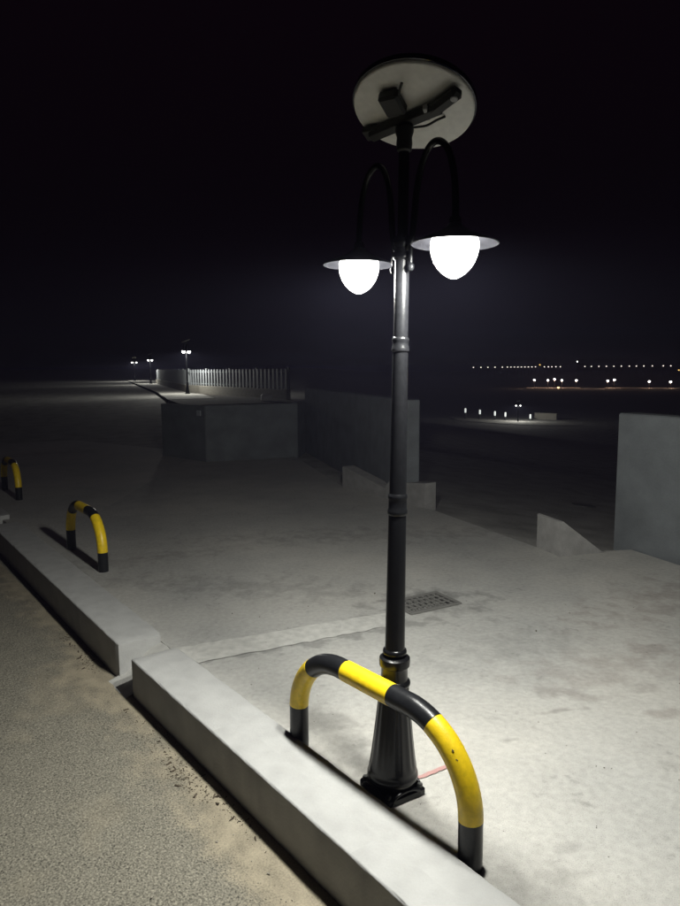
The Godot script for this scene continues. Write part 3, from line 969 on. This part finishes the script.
func build_far_left() -> void:
	var lamp: Node3D = M.lamp_source
	# raised footpath under the far lamps
	var edge := [Vector3(-6.2, 0, -24.6), Vector3(-9.0, 0, -33.5), Vector3(-16.6, 0, -55.5), Vector3(-28.0, 0, -88.0), Vector3(-46.0, 0, -130.0)]
	var back := [Vector3(-4.7, 0, -25.6), Vector3(-5.9, 0, -29.6), Vector3(-7.2, 0, -32.2), Vector3(-14.6, 0, -55.0), Vector3(-25.4, 0, -88.0), Vector3(-43.0, 0, -131.0)]
	var poly := PackedVector2Array()
	for e in edge: poly.append(Vector2(e.x, e.z))
	for i in back.size(): poly.append(Vector2(back[-1 - i].x, back[-1 - i].z))
	setting(sheet(poly, 0.46, func(q: Vector2) -> Vector2: return q, 0.5), "footpath", M.path)
	var bed := PackedVector2Array([Vector2(-6.15, -24.5), Vector2(-4.7, -20.6), Vector2(-1.3, -22.2), Vector2(-1.75, -23.95), Vector2(-7.2, -32.3), Vector2(-5.88, -29.55), Vector2(-4.65, -25.5)])
	setting(sheet(bed, 0.452, func(q: Vector2) -> Vector2: return q, 0.45), "soil_bed", M.soil)
	copy_lamp(lamp, Vector3(-6.75, 0.46, -30.3), 1.30, "lit lamp post beside the near end of the pale slat fence")
	copy_lamp(lamp, Vector3(-14.9, 0.46, -54.0), 1.25, "lit lamp post beside the far end of the pale slat fence")
	copy_lamp(lamp, Vector3(-20.8, 0.46, -69.5), -0.3, "small lit lamp post beyond the far end of the slat fence")
	# fence: low wall, posts, rails, slats
	var t := thing("slat_fence", "long pale fence of upright slats on a low wall behind the far lamp posts", "fence")
	var line := [Vector3(-1.80, 0, -24.0), Vector3(-7.25, 0, -32.6), Vector3(-14.75, 0, -55.2)]
	var slat := box(Vector3(0.14, 0.72, 0.025), 0.004)
	var post := box(Vector3(0.07, 0.80, 0.07), 0.004)
	for i in 2:
		var a: Vector3 = line[i]
		var b: Vector3 = line[i + 1]
		var xf := along(a, b)
		var len := a.distance_to(b)
		var st := start()
		add_box(st, Vector3(len, 0.86, 0.18), 0.01, Transform3D(Basis.IDENTITY, Vector3(len * 0.5, 0.37, 0)))
		put(st.commit(), "low_wall", M.low_wall, t, xf)
		for yy in [0.90, 1.42]:
			st = start()
			add_box(st, Vector3(len, 0.04, 0.03), 0.003, Transform3D(Basis.IDENTITY, Vector3(len * 0.5, yy, 0.03)))
			put(st.commit(), "rail", M.slat, t, xf)
		var step: float = 0.33 if i == 0 else 0.25
		var n := int(len / step)
		for k in n:
			put(slat, "slat", M.slat, t, xf * Transform3D(Basis.IDENTITY, Vector3((k + 0.5) * step, 1.165, -0.002)))
		for k in int(len / 2.6) + 1:
			put(post, "post", M.slat, t, xf * Transform3D(Basis.IDENTITY, Vector3(k * 2.6 + 0.1, 1.18, 0.08)))
	# pale block lying by the fence
	var st := start()
	add_box(st, Vector3(0.36, 0.20, 0.24), 0.02, Transform3D(Basis.IDENTITY, Vector3(0, 0.10, 0)))
	add_box(st, Vector3(0.30, 0.03, 0.18), 0.01, Transform3D(Basis.IDENTITY, Vector3(0, 0.214, 0)))
	var o := put(st.commit(), "concrete_block", M.white, null, Transform3D(Basis(Vector3.UP, 0.3), Vector3(-2.47, 0.46, -23.0)))
	tag(o, "small pale concrete block near the right end of the slat fence", "block")

func street_lamp(at_head: Vector3, foot_y: float, mat: Material, size: float, label: String, group: String, light := 0.0, light_color := Color.WHITE) -> void:
	var t := thing("street_lamp", label, "street lamp", Vector3(at_head.x, foot_y, at_head.z), 0.0, group)
	var h := at_head.y - foot_y
	put(lathe([Vector2(0.10, 0.0), Vector2(0.06, h), Vector2(0.001, h + 0.02)], 8), "pole", M.pole_grey, t)
	put(lathe([Vector2(0.001, -size), Vector2(size * 0.7, -size * 0.7), Vector2(size, 0.0), Vector2(size * 0.8, size * 0.5), Vector2(0.001, size * 0.7)], 10), "lamp_head", mat, t, Transform3D(Basis.IDENTITY, Vector3(0, h, 0)))
	if light > 0.0:
		var l := OmniLight3D.new()
		l.name = "head_light"
		t.add_child(l, true)
		l.position = Vector3(0, h - size * 1.3, 0)
		l.light_energy = light
		l.light_color = light_color
		l.light_size = size
		l.omni_range = 60.0
		l.omni_attenuation = 2.0
		l.shadow_enabled = true

func build_far_right() -> void:
	var lamp: Node3D = M.lamp_source
	# ---- the lit path down the slope, about 80 m away
	var foot := at_range(518, 420.5, 80.0)
	foot.y = terrain(foot.x, foot.z)
	copy_lamp(lamp, foot, 0.1, "lone lit twin-globe lamp post by the curved path down the slope")
	var keys := []
	for e in [[452, 413.0, 84.0], [470, 415.0, 82.0], [490, 418.0, 80.0], [515, 420.5, 78.5], [540, 421.0, 78.0], [570, 420.5, 79.0]]:
		var q := at_range(e[0], e[1], e[2])
		keys.append(Vector3(q.x, 0, q.z))
	var mid := smooth_path(keys, 6)
	var st := start()
	for i in mid.size() - 1:
		var q := []
		for e in [[i, -2.6], [i + 1, -2.6], [i + 1, 3.4], [i, 3.4]]:
			var c: Vector3 = mid[e[0]]
			var w: Vector3 = c + Vector3(0, 0, 1) * float(e[1])
			q.append(Vector3(w.x, terrain(w.x, w.z) + 0.06, w.z))
		for k in [0, 1, 2, 0, 2, 3]:
			st.set_smooth_group(0)
			st.add_vertex(q[k])
	st.generate_normals()
	setting(st.commit(), "path", M.path)
	var pb := [[465.5, 410.5, "first"], [480, 412.0, ""], [495, 413.5, ""], [505.5, 414.5, ""], [530.5, 416.5, ""]]
	for e in pb:
		var q := at_range(e[0], e[1], 83.0)
		var gy := terrain(q.x, q.z)
		var t := thing("bollard_light", "small white glowing bollard along the curved path down the slope", "bollard light", Vector3(q.x, gy, q.z), 0.0, "glowing bollards along the far path")
		var top: float = max(q.y + 0.25 - gy, 0.5)
		put(lathe([Vector2(0.12, 0.0), Vector2(0.10, top - 0.5), Vector2(0.001, top - 0.5)], 10), "post", M.pole_grey, t)
		put(lathe([Vector2(0.10, top - 0.5), Vector2(0.11, top - 0.25), Vector2(0.10, top), Vector2(0.001, top + 0.03)], 10), "lamp_head", M.post_glow, t)
	var wa := at_range(535, 418.0, 84.5)
	var wb := at_range(557, 418.0, 83.5)
	wa.y = terrain(wa.x, wa.z)
	wb.y = wa.y
	st = start()
	var wl := wa.distance_to(wb)
	add_box(st, Vector3(wl, 0.9, 0.25), 0.02, Transform3D(Basis.IDENTITY, Vector3(wl * 0.5, 0.25, 0)))
	add_box(st, Vector3(wl + 0.1, 0.08, 0.35), 0.02, Transform3D(Basis.IDENTITY, Vector3(wl * 0.5, 0.74, 0)))
	tag(put(st.commit(), "garden_wall", M.low_wall, null, along(wa, wb)), "low brownish wall behind the curved path down the slope", "wall")
	# ---- manhole on the slope
	var mh := Vector3(3.35, 0, -9.2)
	mh.y = terrain(mh.x, mh.z) + 0.012
	var cover := put(lathe([Vector2(0.16, -0.02), Vector2(0.16, 0.0), Vector2(0.14, 0.004), Vector2(0.001, 0.004)], 24), "manhole_cover", M.iron, null, Transform3D(Basis(Vector3(0.911, 0, -0.412).cross(Vector3.UP).normalized(), -0.12), mh))
	tag(cover, "dark round cover on the slope beyond the ramp", "manhole cover")
	# ---- two lit stretches of road across the valley, about 250 m away
	for e in [[526.0, 581.0, 388.6], [605.0, 684.0, 391.0]]:
		st = start()
		var n := 24
		for i in n:
			var q := []
			for s in [[i, 0.0], [i + 1, 0.0], [i + 1, 14.0], [i, 14.0]]:
				var w: Vector3 = at_range(lerp(float(e[0]), float(e[1]), float(s[0]) / n), e[2], 244.0 + float(s[1]))
				q.append(Vector3(w.x, terrain(w.x, w.z) + 0.25, w.z))
			for k in [0, 1, 2, 0, 2, 3]:
				st.set_smooth_group(0)
				st.add_vertex(q[k])
		st.generate_normals()
		setting(st.commit(), "far_road", M.path)
	for e in [[534.5, 380.0, 0], [548, 380.2, 1], [554.7, 379.2, 0], [562, 380.2, 1], [576.5, 380.3, 1], [608, 380.8, 0], [614.5, 379.8, 1], [649.5, 381.4, 1], [670.8, 381.8, 1], [640.0, 0.0, 2]]:
		if e[2] == 2: continue
		var q := at_range(e[0], e[1], 250.0)
		street_lamp(q, terrain(q.x, q.z), M.far_white, 0.40, "white street lamp over the lit road across the dark valley", "street lamps along the road across the valley", 7.0, Color(1.0, 0.80, 0.66))
	var cq := at_range(558.5, 387.6, 247.0)
	street_lamp(cq, terrain(cq.x, cq.z), M.far_warm, 0.38, "low warm light beside the lit road across the dark valley", "", 2.0, Color(1.0, 0.7, 0.45))
	# ---- string of far lamps on the other side
	var xs := [473.5, 481.0, 488.0, 495.0, 502.5, 507.5, 511.0, 514.5, 518.0, 521.5, 525.0, 528.5, 532.0, 535.5, 544.5, 548.5, 552.0, 556.0, 560.5, 585.0, 591.5, 599.0, 606.5, 614.0, 621.5, 629.5, 636.5, 644.0, 652.5, 663.5, 671.0]
	for x in xs:
		var q := at_range(x, 367.3 - (x - 473.0) * 0.008, 500.0)
		street_lamp(q, terrain(q.x, q.z), M.far_dim, 0.42, "tiny pale lamp in the long string of lights on the far side", "string of tiny lamps on the far side")
	for e in [[540.0, 364.8, M.far_yellow, "tiny yellowish lamp standing out in the string of far lights"], [577.5, 361.5, M.far_white, "tiny white lamp higher than the string of far lights"], [679.0, 370.0, M.far_yellow, "tiny yellow lamp below the end of the string of far lights"]]:
		var q := at_range(e[0], e[1], 500.0)
		street_lamp(q, terrain(q.x, q.z), e[2], 0.5, e[3], "")
